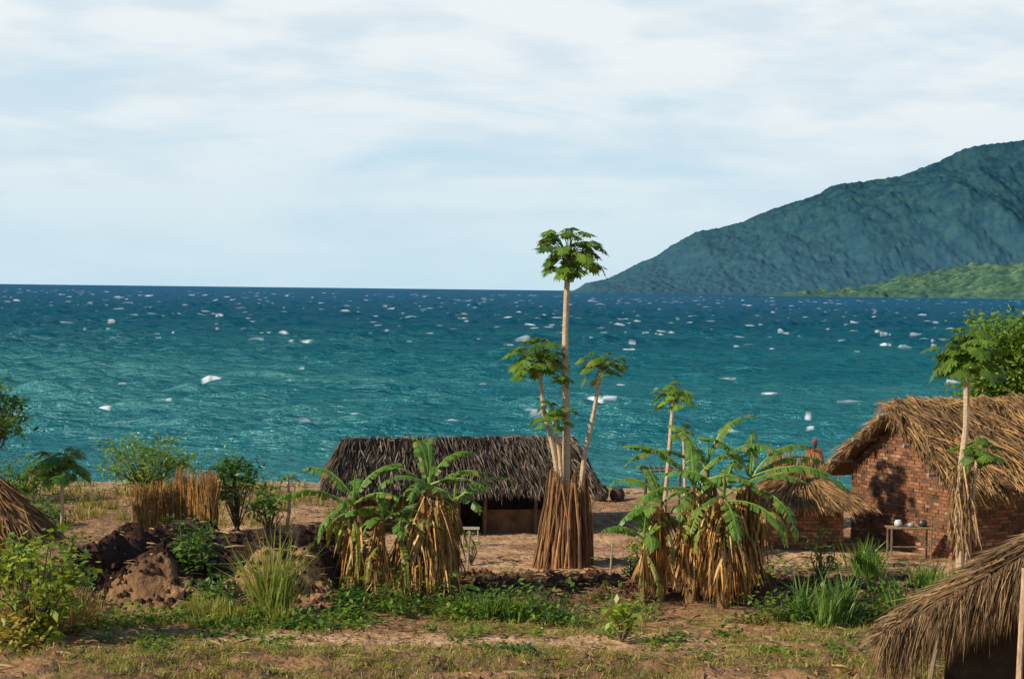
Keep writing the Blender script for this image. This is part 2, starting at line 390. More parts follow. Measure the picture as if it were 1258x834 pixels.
def banana_leaf(mb, p, az, el, L, W=.5, sag=1.6, col=(.085, .20, .028)):
    n = max(12, int(L * 13)); pts = []
    q = Vector(p)
    for i in range(n + 1):
        pts.append(q.copy())
        t = i / n
        e_ = max(el - sag * t ** 1.5, -1.45)
        q = q + V(math.cos(az) * math.cos(e_), math.sin(az) * math.cos(e_), math.sin(e_)) * (L / n)
    side = V(-math.sin(az), math.cos(az), 0)
    twist = R.uniform(-.6, .6)
    rib = pts[::3] + ([pts[-1]] if n % 3 else [])
    mb.tube(rib, [max(.028 * (1 - i / (n / 3 + 1)), .006) for i in range(len(rib))], (.26, .36, .08), 0, n=4, cap=False)
    for sg in (-1, 1):
        off = 0
        for i in range(n):
            t0 = i / n; t1 = (i + 1) / n
            if t0 < .13: continue
            def w(t):
                u = (t - .1) / .9
                return W * .5 * (max(0, math.sin(math.pi * min(1, u) ** .8)) ** .55)
            gap = R.random() < .45
            if gap: off = R.uniform(-.4, .7)
            fold = .35 + .25 * R.random() + off
            a = pts[i]; b = pts[i + 1]; dd = (b - a).normalized()
            nrm = dd.cross(side)
            if nrm.z < 0: nrm = -nrm
            sv = (side * sg * math.cos(fold) - V(0, 0, 1) * math.sin(fold) * .8 + nrm * twist * sg * .3)
            w0 = w(t0) * R.uniform(.82, 1.0); w1 = w(t1) * R.uniform(.82, 1.0)
            a2 = a + sv * w0 + dd * (.16 * w0); b2 = b + sv * w1 + dd * .16 * w1
            if gap: a2 = a2.lerp(b2, .55)
            am = a.lerp(a2, .5) + nrm * .02; bm = b.lerp(b2, .5) + nrm * .02
            c = vc(mixc(col, (.20, .32, .035), R.random() * .65), .12)
            edge = c
            if R.random() < .12: edge = (.32, .23, .07)
            mb.add([a, b, bm, am], [(0, 1, 2, 3)], c, 0)
            mb.add([am, bm, b2, a2], [(0, 1, 2, 3)], edge, 0)
def banana_plant(mb, x, y, h, leaves, r=.13, lean=(0, 0), skirt=250, sr=.35, stemcol=(.22, .13, .06), dead=3):
    z = gz(x, y)
    top = V(x + lean[0], y + lean[1], z + h)
    mb.tube([(x, y, z - .05), (x + lean[0] * .3, y + lean[1] * .3, z + h * .5), top], [r, r * .8, r * .4], stemcol, 1, n=8, jit=.08)
    for (az, el, l) in leaves:
        banana_leaf(mb, top + V(0, 0, R.uniform(-.15, .1)), math.radians(az), math.radians(el), l, W=R.uniform(.36, .54), sag=R.uniform(1.2, 1.9))
    mb.tube([top, top + V(.03, 0, .6)], [.04, .008], (.18, .3, .05), 0, n=5)
    if skirt:
        dry_skirt(mb, (x + lean[0] * .3, y, z), sr, z + .55, z + h * .97, int(skirt * 1.3))
        dry_skirt(mb, (x, y, z), .2, z + .15, z + .9, int(skirt * .25), L=(.2, .6), col=(.3, .18, .08))
    for i in range(dead):
        a = R.uniform(0, 6.28)
        banana_leaf(mb, top - V(0, 0, R.uniform(.1, .6)), a, R.uniform(-.5, .1), R.uniform(.8, 1.4), W=.26, sag=2.4, col=R.choice([(.34, .2, .07), (.2, .12, .05), (.28, .26, .05)]))
def bush(mb, c, rad, ncl, nl, ls, col, col2, stems=True, cr=.3, base=None, sr=.02, stemcol=(.14, .10, .06)):
    c = Vector(c); base = Vector(base) if base is not None else V(c.x, c.y, gz(c.x, c.y))
    for i in range(ncl):
        while True:
            u = V(R.uniform(-1, 1), R.uniform(-1, 1), R.uniform(-1, 1))
            if u.length <= 1: break
        u = u * (.55 + .45 * R.random()) if u.length > .5 else u * 1.3
        p = c + V(u.x * rad[0], u.y * rad[1], u.z * rad[2])
        if p.z < base.z + .05: p.z = base.z + R.uniform(.05, .3)
        if stems:
            md = base.lerp(p, .55) + V(R.gauss(0, .08), R.gauss(0, .08), .12 * rad[2])
            mb.tube([base, md, p], [sr, sr * .7, sr * .3], stemcol, 1, n=4, cap=False)
        cc = mixc(col, col2, R.random()); k = cr * R.uniform(.6, 1.3)
        for j in range(nl):
            q = p + V(R.gauss(0, k), R.gauss(0, k), R.gauss(0, k * .7))
            if q.z < base.z: q.z = base.z + .03
            d = V(R.gauss(0, 1), R.gauss(0, 1), R.gauss(-.15, .55))
            nrm = V(R.gauss(0, .5), R.gauss(0, .5), 1)
            l = ls * R.uniform(.6, 1.3)
            mb.leaf(q, d, nrm, l, l * R.uniform(.4, .6), vc(cc, .22))
def tuft(mb, x, y, n, h, spread, col, col2, w=.012, mat=0):
    z = gz(x, y)
    for i in range(n):
        a = R.uniform(0, 6.28); r = spread * math.sqrt(R.random())
        p = V(x + math.cos(a) * r, y + math.sin(a) * r, z - .02)
        l = h * R.uniform(.5, 1.1)
        d = V(R.gauss(0, .22) + math.cos(a) * .15, R.gauss(0, .22), 1)
        mb.strand(p, d, l, w * R.uniform(.7, 1.4), vc(mixc(col, col2, R.random()), .2), mat, droop=R.uniform(0, 1.0))

PM = [M_LEAF, M_TRUNK, M_STRAW]
G1 = (.06, .15, .022); G2 = (.14, .26, .032); G3 = (.035, .10, .02); YG = (.26, .35, .035)

# tall papaya group
mb = MB(); z0 = gz(1.26, 44.2)
bx, by = 1.26, 44.2
trunk(mb, [(bx, by, z0), (bx + .03, by, 3), (bx - .03, by, 5.2), (bx + .02, by, 7.1)], .105, .06)
papaya_crown(mb, (bx + .04, by, 7.2), 1.0, 48)
trunk(mb, [(bx - .1, by + .1, z0), (bx - .2, by + .1, 2.3), (bx - .5, by + .1, 3.6), (bx - .62, by + .1, 4.7)], .07, .045)
papaya_crown(mb, (bx - .62, by + .1, 4.75), .86, 40)
trunk(mb, [(bx + .25, by, z0), (bx + .42, by, 2.3), (bx + .62, by, 3.4), (bx + .82, by, 4.6)], .07, .04)
papaya_crown(mb, (bx + .84, by, 4.65), .66, 28)
trunk(mb, [(bx - .05, by - .1, z0), (bx - .1, by - .15, 2.3), (bx - .28, by - .2, 3.4)], .06, .04)
papaya_crown(mb, (bx - .28, by - .2, 3.5), .58, 24)
papaya_crown(mb, (bx - .12, by - .1, 4.3), .3, 6)
for i in range(7):
    a = R.uniform(0, 6.28); mb.tube([(bx + .02 + .1 * math.cos(a), by + .1 * math.sin(a), 7.0 - i * .04), (bx + .02 + .12 * math.cos(a), by + .12 * math.sin(a), 6.83 - i * .04)], [.05, .06], (.1, .17, .03), 0, n=6)
mb.build('papaya_tree', PM)

# stick bundle around it
mb = MB()
for i in range(200):
    a = R.uniform(0, 6.28); rb = .72 * R.uniform(.74, 1.04); rt = .42 * R.uniform(.7, 1.15); h = R.uniform(1.35, 2.3)
    a2 = a + R.gauss(0, .22)
    p = V(bx + math.cos(a) * rb, by + math.sin(a) * rb, gz(bx, by) - .05); q = V(bx + .05 + math.cos(a2) * rt, by + math.sin(a2) * rt, h)
    md = p.lerp(q, .5) + V(R.gauss(0, .035), R.gauss(0, .035), 0)
    r_ = R.uniform(.012, .032)
    mb.tube([p, md, q], [r_, r_ * .9, r_ * .7], vc(mixc((.42, .20, .08), (.10, .055, .032), R.random()), .25), 0, n=5)
mb.build('stick_fence_bundle', [M_WOOD])

# mid papaya
mb = MB(); x, y = 3.5, 42.0
trunk(mb, [(x - .12, y, gz(x, y)), (x - .1, y, 1.5), (x, y, 3), (x + .06, y, 4.05)], .06, .04); papaya_crown(mb, (x + .06, y, 4.1), .58, 24, G2)
trunk(mb, [(x + .2, y, 0), (x + .35, y, 1.5), (x + .3, y, 3.2)], .05, .03); papaya_crown(mb, (x + .3, y, 3.3), .4, 12, G2)
mb.build('papaya_tree', PM)
mb = MB(); x, y = 10.55, 44.6; z0 = gz(x, y)
trunk(mb, [(x, y, z0), (x - .05, y, 1.8), (x + .08, y, 3.4), (x + .06, y, 4.9)], .10, .06); papaya_crown(mb, (x + .06, y, 4.95), 1.05, 50)
trunk(mb, [(x + .1, y, z0), (x + .25, y, 1.5), (x + .35, y, 2.6)], .06, .04); papaya_crown(mb, (x + .35, y, 2.65), .7, 26)
dry_skirt(mb, (x, y, z0), .42, z0 + .5, z0 + 2.5, 400, L=(.4, .9), col=(.46, .29, .13), W=(.015, .04))
mb.build('papaya_tree', PM)
for (x, y, zc, r, n, c) in [(-10.85, 46, 2.0, .85, 42, G1), (-5.9, 50.5, 1.35, .35, 10, G2)]:
    mb = MB(); trunk(mb, [(x, y, gz(x, y)), (x + .05, y, zc * .5), (x, y, zc)], .05, .035); papaya_crown(mb, (x, y, zc), r, n, c)
    mb.build('papaya_tree', PM)

# banana clumps -------------------------------------------------
def one_banana(*a, **k):
    mb = MB(); banana_plant(mb, *a, **k); mb.build('banana_plant', PM)
one_banana(-3.2, 38.9, 1.95, [(182, 34, 1.8), (165, 60, 1.4), (20, 62, 1.4), (-30, 35, 1.2), (205, -10, 1.2), (260, 30, 1.1), (90, 60, 1.1)], skirt=110, sr=.24, dead=4)
one_banana(-2.7, 38.7, 1.75, [(175, 20, 1.0), (10, 40, 1.1), (250, 20, 1.0), (90, 70, 1.0)], r=.12, skirt=110, sr=.22, lean=(.1, 0), dead=3)
one_banana(-2.2, 38.8, 1.7, [(190, 40, 1.0), (-15, 30, 1.0), (270, 10, 1.1), (60, 50, 1.0)], r=.12, skirt=100, sr=.22, dead=3)
one_banana(-1.6, 38.9, 2.35, [(5, 44, 1.5), (-20, 22, 1.4), (170, 60, 1.3), (95, 80, 1.4), (200, 30, 1.2), (30, 66, 1.4), (250, 20, 1.2), (190, -5, 1.1), (120, 82, 1.35)], skirt=520, sr=.56, lean=(-.05, 0), dead=5)
one_banana(-1.15, 39.6, 1.9, [(0, 48, 1.4), (40, 52, 1.1), (150, 50, 1.0), (-50, 20, 1.0)], r=.1, skirt=60, sr=.22, dead=2)
one_banana(3.1, 39.3, 2.0, [(175, 48, 1.3), (120, 72, 1.3), (10, 50, 1.2), (250, 15, 1.1), (200, 5, 1.1)], skirt=200, sr=.34, dead=4)
one_banana(3.75, 39.2, 2.35, [(178, 54, 1.8), (15, 64, 1.5), (200, 15, 1.5), (-20, 30, 1.6), (90, 80, 1.3), (250, 10, 1.2)], skirt=260, sr=.44, dead=4)
one_banana(4.35, 38.9, 2.3, [(165, 44, 1.5), (0, 38, 1.9), (-25, 5, 1.8), (230, 0, 1.5), (280, -10, 1.4), (60, 70, 1.5)], skirt=620, sr=.66, dead=6)
one_banana(4.85, 39.4, 2.45, [(10, 60, 1.9), (-10, 24, 2.2), (160, 64, 1.5), (80, 80, 1.7), (-45, -5, 1.8), (200, 25, 1.4), (25, 34, 2.0)], skirt=330, sr=.48, lean=(.1, 0), dead=4)
one_banana(4.1, 39.8, 2.5, [(185, 40, 2.0), (130, 64, 1.6), (20, 74, 1.7), (-15, 48, 1.8)], skirt=120, sr=.4, dead=3)
one_banana(2.75, 39.0, 1.3, [(190, 40, 1.0), (20, 60, .9), (100, 75, 1.0), (280, 20, .9)], r=.08, skirt=40, sr=.18, dead=1)

# shrubs --------------------------------------------------------
def mkbush(name, *a, **k):
    mb = MB(); bush(mb, *a, **k); mb.build(name, PM)
mkbush('shrub', (-11.1, 58, .95), (1.8, 1, 1.05), 58, 38, .15, G2, YG, cr=.24)
mkbush('shrub', (-14.4, 56, .7), (1.3, 1, .7), 36, 36, .14, G1, G2, cr=.26)
mkbush('shrub', (-12.6, 50, .35), (1.4, .8, .4), 34, 36, .13, G1, G2, cr=.24)
mkbush('shrub', (-8.5, 34, 1.0), (1.35, .9, 1.3), 60, 22, .19, (.14, .24, .03), (.36, .42, .04), cr=.19)
mkbush('shrub', (-8.9, 33.0, .35), (1.0, .6, .5), 26, 30, .15, (.22, .26, .03), (.50, .36, .06), cr=.2)
mkbush('shrub', (-9.6, 37.6, .7), (.6, .6, .7), 26, 30, .15, G1, YG, cr=.2)
mkbush('shrub', (-6.6, 39.2, 1.0), (.6, .5, .85), 26, 26, .15, G1, G2, cr=.17)
mkbush('shrub', (-5.9, 37.8, .35), (.5, .5, .35), 14, 32, .12, G1, G2, cr=.18)
mkbush('shrub', (-7.1, 49.6, 1.35), (.75, .6, .8), 28, 32, .17, G3, G2, cr=.2)
mkbush('shrub', (-6.2, 49.2, .8), (.7, .5, .5), 20, 24, .15, G1, G2, cr=.18)
mkbush('shrub', (-4.3, 48.5, .5), (.35, .3, .35), 10, 26, .11, G1, G2, cr=.12)
mkbush('leafy_sapling', (2.05, 34.6, .55), (.4, .3, .45), 13, 16, .16, YG, (.30, .44, .05), cr=.11)
mkbush('leafy_sapling', (2.65, 41.2, .6), (.28, .25, .5), 10, 22, .12, G2, YG, cr=.12)
mkbush('leafy_sapling', (6.7, 41, .8), (.45, .3, .7), 12, 14, .13, G1, G2, cr=.13)
mkbush('leafy_sapling', (-.9, 44.5, .5), (.2, .2, .4), 7, 12, .12, G2, YG, cr=.08)
mkbush('leafy_sapling', (-3.9, 42.5, .8), (.3, .2, .6), 8, 14, .13, G2, YG, cr=.1)
mkbush('shrub', (11.6, 43.0, .4), (.8, .5, .45), 22, 40, .12, G1, G2, cr=.15)
mb = MB(); trunk(mb, [(-12.7, 45, gz(-12.7, 45)), (-12.6, 45, 1.6), (-12.4, 45, 3.0)], .09, .05, (.16, .12, .09))
bush(mb, (-12.15, 45, 3.3), (1.0, .8, 1.25), 42, 36, .16, G3, G2, base=(-12.5, 45, 1.9), cr=.2, sr=.03)
mb.build('broadleaf_tree', PM)
mb = MB(); trunk(mb, [(16.3, 60, gz(16.3, 60)), (16.3, 60, 2), (16.2, 60, 4.0)], .25, .14, (.2, .16, .12))
bush(mb, (16.1, 60, 4.15), (2.6, 1.8, 2.1), 220, 62, .2, (.06, .14, .02), (.26, .40, .04), base=(16.2, 60, 2.4), cr=.34, sr=.05)
mb.build('broadleaf_tree', PM)

def mktuft(name, lst):
    mb = MB()
    for t_ in lst: tuft(mb, *t_[0], **t_[1])
    mb.build(name, PM)
mktuft('reed_clump', [((-4.45 + R.gauss(0, .12), 36.9, 60, h, .22, (.14, .24, .04), (.36, .34, .1)), dict(w=.025)) for h in (2.1, 1.8, 1.2, 1.5)])
mktuft('grass_clump', [((-5.5 + R.gauss(0, .5), 36.2 + R.gauss(0, .25), 110, .5, .35, (.16, .23, .03), (.36, .31, .07)), dict(w=.022)) for i in range(7)])
mktuft('grass_clump', [((8.2 + R.gauss(0, .5), 42.8 + R.gauss(0, .3), 26, .95, .2, (.10, .22, .03), (.2, .3, .05)), dict(w=.035)) for i in range(5)])
mktuft('reed_clump', [((6.3 + R.gauss(0, .5), 37.0 + R.gauss(0, .3), 22, 1.15, .15, (.08, .17, .03), (.16, .26, .05)), dict(w=.04)) for i in range(8)])
mktuft('grass_clump', [((9.3 + R.gauss(0, .6), 40.5 + R.gauss(0, .4), 50, .75, .3, (.13, .25, .03), (.22, .32, .05)), dict(w=.03)) for i in range(8)])
mktuft('grass_clump', [((-.5 + R.gauss(0, .25), 37.2 + R.gauss(0, .2), 50, .6, .2, (.10, .22, .03), (.2, .3, .05)), dict(w=.03)) for i in range(4)])
mktuft('dry_grass', [((R.uniform(-16, -3), R.uniform(50, 62), 24, R.uniform(.2, .6), .3, (.38, .28, .10), (.20, .22, .05)), dict(w=.03)) for i in range(130)])
mktuft('dry_grass', [((R.uniform(-9.5, -7.8), R.uniform(34.5, 36.5), 70, .9, .3, (.50, .32, .13), (.25, .15, .06)), dict(w=.022)) for i in range(11)])

# low green ground cover
mb = MB()
def cover(x0, x1, y0, y1, n, h=.3, thr=.47, ls=(.07, .17)):
    A = rng.uniform(x0, x1, n); B = rng.uniform(y0, y1, n); K = fbm(A * .6, B * .8, 3, 91) > thr
    for x, y in zip(A[K], B[K]):
        x = float(x); y = float(y)
        hh = h * R.uniform(.4, 1.7); z = gz(x, y); cc = mixc((.05, .13, .02), (.22, .31, .035), R.random() ** 1.3)
        for j in range(38):
            q = V(x + R.gauss(0, .17), y + R.gauss(0, .15), z + abs(R.gauss(0, hh * .55)) + .02)
            l = R.uniform(*ls)
            mb.leaf(q, V(R.gauss(0, 1), R.gauss(0, 1), R.gauss(0, .5)), V(R.gauss(0, .4), R.gauss(0, .4), 1), l, l * .55, vc(cc, .25))
cover(-3.4, 9, 35.9, 38.4, 380, .40, .50)
cover(-9, -3, 35.4, 36.8, 60, .18, .5)
cover(-1, 8, 33, 35.6, 55, .15)
cover(-9, 1, 33, 36, 40, .12)
cover(-14, -6, 45.5, 48, 80, .25)
cover(5, 9, 42, 44, 40, .25)
mb.build('ground_cover_plants', PM)
mb = MB()
A = rng.uniform(-10.5, 9.5, 7000); B = rng.uniform(30.5, 37.8, 7000); K = fbm(A * .5, B * .8, 3, 51) > .47
K &= ~((np.abs(B - 34.6 - .06 * A) < .55) & (A > -5.5) & (A < 3.5))
for x, y in zip(A[K], B[K]):
    x = float(x); y = float(y); z = gz(x, y)
    cc = mixc((.17, .24, .03), (.44, .34, .10), R.random() ** 1.2)
    for j in range(5):
        mb.strand(V(x + R.gauss(0, .06), y + R.gauss(0, .06), z - .01), V(R.gauss(0, .5), R.gauss(0, .5), 1), R.uniform(.06, .2), .013, vc(cc, .25), 0, droop=.6)
mb.build('grass', PM)
mb = MB()
for i in range(7500):
    reg = R.random()
    if reg < .10: x = R.uniform(-10, -3); y = R.uniform(38.5, 46)
    elif reg < .35: x = R.uniform(-3, 10); y = R.uniform(38.5, 46)
    elif reg < .6: x = R.uniform(-14, 10); y = R.uniform(52, 64)
    elif reg < .8: x = R.uniform(-10, 9); y = R.uniform(31, 38)
    else: x = R.gauss(2, 5); y = R.gauss(40.5, 1.2)
    a = R.uniform(0, 6.28); l = R.uniform(.08, .5)
    mb.strand(V(x, y, gz(x, y) + .015), V(math.cos(a), math.sin(a), R.uniform(-.05, .25)), l, R.uniform(.012, .035), vc(mixc((.44, .29, .14), (.13, .08, .05), R.random()), .2), 0, droop=.2)
mb.build('dry_stalk_litter', [M_STRAW])
mb = MB()
for i in range(6000):
    reg = R.random()
    if reg < .4: x = R.uniform(-9.6, -3.1); y = R.uniform(37.5, 45.0); cb_ = (.045, .024, .018)
    elif reg < .78: x = R.uniform(-3, 9.3); y = R.uniform(39, 42.4); cb_ = (.11, .052, .03)
    else: x = R.uniform(-8, 9); y = R.uniform(30.5, 36); cb_ = (.26, .14, .07)
    s_ = R.uniform(.025, .11) * (1.6 if R.random() < .15 else 1); z = gz(x, y)
    if y < 36: s_ *= .6
    vs = [V(x + s_ * math.cos(k * 1.26 + R.uniform(-.3, .3)), y + s_ * math.sin(k * 1.26), z - .02) for k in range(5)] + [V(x + R.gauss(0, s_ * .3), y + R.gauss(0, s_ * .3), z + s_ * R.uniform(.5, 1.1))]
    mb.add(vs, [(k, (k + 1) % 5, 5) for k in range(5)], vc(cb_, .4), 0)
mb.build('soil_clods', [M_GROUND])

# ------------------------------------------------------------------ thatch
def thatch(mb, A, B, Cc, D, n, L=(.5, .9), cols=((.3, .2, .1), (.12, .08, .05)), W=.025, thick=.14, jit=.14, fringe=.3, lift=.07, mat=0):
    """A-B ridge, D-C eave (A above D, B above C)"""
    A, B, Cc, D = map(Vector, (A, B, Cc, D))
    nrm = (B - A).cross(D - A) if (B - A).length > .02 else (Cc - D).cross(A - D)
    nrm.normalize()
    if nrm.z < 0: nrm = -nrm
    base = mixc(cols[0], cols[1], .8)
    nu = 14
    top = []; bot = []
    for iv in range(6):
        for iu in range(nu + 1):
            u = iu / nu; v = iv / 5
            p = A.lerp(B, u).lerp(D.lerp(Cc, u), v)
            top.append(p + nrm * R.uniform(-.03, .04)); bot.append(p - nrm * thick)
    o = len(top); fs = []
    W_ = nu + 1
    for iv in range(5):
        for iu in range(nu):
            a = iv * W_ + iu
            fs.append((a, a + 1, a + W_ + 1, a + W_)); fs.append((o + a, o + a + W_, o + a + W_ + 1, o + a + 1))
    for iu in range(nu):
        a = 5 * W_ + iu; fs.append((a, a + 1, o + a + 1, o + a)); fs.append((iu, o + iu, o + iu + 1, iu + 1))
    for iv in range(5):
        a = iv * W_; fs.append((a, a + W_, o + a + W_, o + a)); a += nu; fs.append((a, o + a, o + a + W_, a + W_))
    mb.add(top + bot, fs, base, mat)
    gn = vn(np.repeat(np.arange(40), 12) * .45, np.tile(np.arange(12), 40) * .6 + A.x, 5).reshape(40, 12)
    for i in range(n):
        u = R.random(); v = R.uniform(-.04, 1.0)
        if R.random() < fringe * .5: v = R.uniform(.88, 1.02)
        g = float(gn[int(u * 39), min(11, max(0, int(v * 11)))])
        p = A.lerp(B, u).lerp(D.lerp(Cc, u), v) + nrm * (R.uniform(0.0, lift) + lift * .8 * (g - .5))
        dn = (D.lerp(Cc, u) - A.lerp(B, u)).normalized()
        sd = (Cc - D).normalized()
        d = dn + sd * (R.gauss(0, jit) + (g - .5) * jit * 1.5) + nrm * R.gauss(.03, jit * .35)
        l = R.uniform(*L)
        if v > .8: l *= R.uniform(.4, .75)
        cc = mixc(cols[0], cols[1], min(1, max(0, R.random() * .7 + g * .6 - .15)))
        mb.strand(p - nrm * (.03 if v > .85 else 0), d, l, W * R.uniform(.6, 1.5), vc(cc, .2), mat, droop=.35 if v > .7 else .05)

# ------------------------------------------------------------------ central mud hut
hut = empty('thatched_mud_hut')
O = V(-4.05, 49.9, 0); du = V(math.cos(.12), math.sin(.12), 0); dv = V(-math.sin(.12), math.cos(.12), 0); up = V(0, 0, 1)
def P(u, v, z): return O + du * u + dv * v + up * z
MUDC = (.115, .062, .034); MUD_SHADE = (.08, .05, .032)  # second tone: darker mud for the recess walls, its shade painted in
def wallmesh(mb, p, q, z1, th, col, zb=-.15, nrm=None):
    p = Vector(p); q = Vector(q); d = (q - p); nn = nrm or V(d.y, -d.x, 0).normalized()
    n = max(2, int(d.length / .22)); k = max(2, int((z1 - zb) / .2)); vs = []; fs = []
    for i in range(n + 1):
        for j in range(k + 1):
            vs.append(p + d * i / n + up * (zb + (z1 - zb) * j / k) + nn * R.uniform(-.02, .025) + nn * (.05 * (1 - j / k) ** 3))
    for i in range(n):
        for j in range(k):
            a = i * (k + 1) + j; fs.append((a, a + k + 1, a + k + 2, a + 1))
    o = len(vs)
    for i in range(n + 1):
        for j in range(k + 1): vs.append(p + d * i / n + up * (zb + (z1 - zb) * j / k) - nn * th)
    fs += [(o + f[3], o + f[2], o + f[1], o + f[0]) for f in fs]
    for i in range(n):
        a = i * (k + 1) + k; fs.append((a, a + k + 1, o + a + k + 1, o + a))
    for i in (0, n):
        for j in range(k):
            a = i * (k + 1) + j; fs.append((a, a + 1, o + a + 1, o + a))
    mb.add(vs, fs, col, 0)
mb = MB()
wallmesh(mb, P(0, 0, 0), P(2.75, 0, 0), 1.35, .2, MUDC)
wallmesh(mb, P(3.35, -.02, 0), P(5.85, -.02, 0), .6, .18, (.15, .085, .048))
wallmesh(mb, P(2.75, 1.1, 0), P(5.85, 1.1, 0), 1.7, .18, MUD_SHADE)
wallmesh(mb, P(2.75, 0, 0), P(2.75, 1.1, 0), 1.35, .18, MUD_SHADE)
wallmesh(mb, P(0, 2.9, 0), P(0, 0, 0), 1.35, .2, MUDC)
wallmesh(mb, P(5.85, 0, 0), P(5.85, 2.9, 0), 1.35, .2, MUDC)
wallmesh(mb, P(5.85, 2.9, 0), P(0, 2.9, 0), 1.35, .2, MUDC)
mb.build('walls', [M_MUD], hut)
mb = MB()
for u in (.1, 2.7, 3.4, 4.75, 5.8):
    mb.tube([P(u, -.12, -.1), P(u + R.uniform(-.03, .03), -.12, 1.45)], .05, (.16, .11, .07), 0, n=7)
mb.boxp(P(4.3, 1.0, 0), du * .75, dv * .06, up * 1.5, (.06, .045, .035))
mb.build('posts_and_door', [M_WOOD], hut)
mb = MB(); cg = ((.26, .195, .135), (.045, .036, .032)); rz = 2.32; ez = 1.2
RL, RR = P(-.25, 1.45, rz - .03), P(5.95, 1.45, rz + .04)
thatch(mb, RL, RR, P(6.4, -.75, ez), P(-.75, -.75, ez - .05), 8500, L=(.35, .75), cols=cg, W=.03, jit=.15, fringe=.55, lift=.12)
thatch(mb, RR, RL, P(-.75, 3.6, ez), P(6.4, 3.6, ez), 2000, cols=cg, jit=.1)
thatch(mb, RL, RL + V(.01, 0, 0), P(-.75, -.75, ez - .05), P(-.75, 3.6, ez), 1500, L=(.35, .7), cols=cg, jit=.1)
thatch(mb, RR + V(-.01, 0, 0), RR, P(6.4, 3.6, ez), P(6.4, -.75, ez), 1500, L=(.35, .7), cols=cg, jit=.1)
for i in range(700):
    u = R.random(); p = RL.lerp(RR, u) + V(0, R.uniform(-.1, .1), R.uniform(.0, .07))
    mb.strand(p, V(R.gauss(0, .6), R.choice((-1, 1)) * .7, R.uniform(-.4, .1)), R.uniform(.15, .4), .03, vc(mixc(*cg, R.random()), .2), 0)
mb.build('roof', [M_STRAW], hut)

# ------------------------------------------------------------------ bricks
def bricks(mb, p, d, length, zt, n, skip=None, bw=.21, bh=.088, gap=.018):
    p = Vector(p); row = 0; z = -.1
    while z < 4:
        s = -(bw / 2) * (row % 2)
        while s < length:
            a = max(s, 0); b = min(s + bw - gap, length); mid = (a + b) / 2
            if b - a > .05 and z + bh * .6 < zt(mid) and not (skip and skip(mid, z)):
                off = R.gauss(0, .010); dz_ = R.gauss(0, .005)
                c = mixc((.32, .140, .070), (.20, .088, .048), R.random())
                if R.random() < .10: c = (.12, .07, .045)
                if R.random() < .08: c = (.38, .23, .13)
                mb.boxp(p + d * a + up * (z + dz_) + n * off, d * (b - a), n * -.1, up * (bh - gap), c)
            s += bw
        z += bh; row += 1
bh_ = empty('brick_house')
C0 = V(10.75, 46.3, 0); gu = V(-.46, .888, 0).normalized(); gv = V(.888, .46, 0).normalized()
def Q(u, v, z): return C0 + gu * u + gv * v + up * z
Wd, Ln, wz, rz = 4.0, 7.5, 2.1, 3.42
slope = (rz - wz) / (Wd / 2)
mb = MB()
gt = lambda s: rz - .1 - abs(s - Wd / 2) * slope
bricks(mb, Q(0, 0, 0), gu, Wd, gt, -gv)
bricks(mb, Q(0, 0, 0), gv, Ln, lambda s: wz, -gu, skip=lambda s, z: 2.3 < s < 3.2 and z < 1.85)
bricks(mb, Q(Wd, 0, 0), gv, Ln, lambda s: wz, gu)
bricks(mb, Q(0, Ln, 0), gu, Wd, gt, gv)
mb.build('walls', [M_BRICK], bh_)
mb = MB()   # mortar core (set back behind the brick faces)
MC = (.12, .075, .05)
for v_ in (.012, Ln - .11):
    vs = [Q(.02, v_, -.1), Q(Wd - .02, v_, -.1), Q(Wd - .02, v_, wz - .1), Q(Wd / 2, v_, rz - .15), Q(.02, v_, wz - .1)]
    vs2 = [q + gv * .09 for q in vs]
    mb.add(vs + vs2, [(0, 1, 2, 3, 4), (9, 8, 7, 6, 5)], MC)
for (a, b) in ((.15, 2.3), (3.2, Ln - .15)):
    mb.boxp(Q(.012, a, -.1), gv * (b - a), gu * .09, up * (wz + .05), MC)
mb.boxp(Q(Wd - .10, .15, -.1), gv * (Ln - .3), gu * .088, up * (wz + .05), MC)
mb.build('mortar_core', [M_MUD], bh_)
mb = MB(); mb.boxp(Q(.06, 2.31, 0), gv * .88, gu * .05, up * 1.83, (.12, .08, .05))
for k in range(4): mb.boxp(Q(.045, 2.33 + k * .215, .02), gv * .2, gu * .03, up * 1.78, vc((.14, .09, .06), .2))
mb.build('door', [M_WOOD], bh_)
mb = MB(); cs = ((.54, .32, .13), (.10, .058, .036))
ov = -.45; ro = .12
rA, rB = Q(Wd / 2, ov, rz + ro), Q(Wd / 2, Ln + .4, rz + ro + .1)
e1 = .8; e2 = .75
n1_ = Q(-e1, ov, wz - e1 * slope + ro); n2_ = Q(-e1, Ln + .4, wz - e1 * slope + ro)
thatch(mb, rA, rB, n2_, n1_, 9500, L=(.5, 1.1), cols=cs, W=.026, jit=.40, fringe=.4, lift=.26, thick=.16)
f1_ = Q(Wd + e2, ov, wz - e2 * slope + ro); f2_ = Q(Wd + e2, Ln + .4, wz - e2 * slope + ro)
thatch(mb, rB, rA, f1_, f2_, 3000, L=(.5, 1.0), cols=cs, jit=.25, lift=.14, thick=.16)
for i in range(1700):
    u = R.random(); p = rA.lerp(rB, u) + V(0, 0, R.uniform(-.02, .16)) + gu * R.uniform(-.25, .25)
    mb.strand(p, gu * R.choice((-1, 1)) * .9 + gv * R.gauss(0, .8) + up * R.uniform(-.6, .3), R.uniform(.3, .8), .024, vc(mixc(*cs, R.random() * .8), .2), 0, droop=.5)
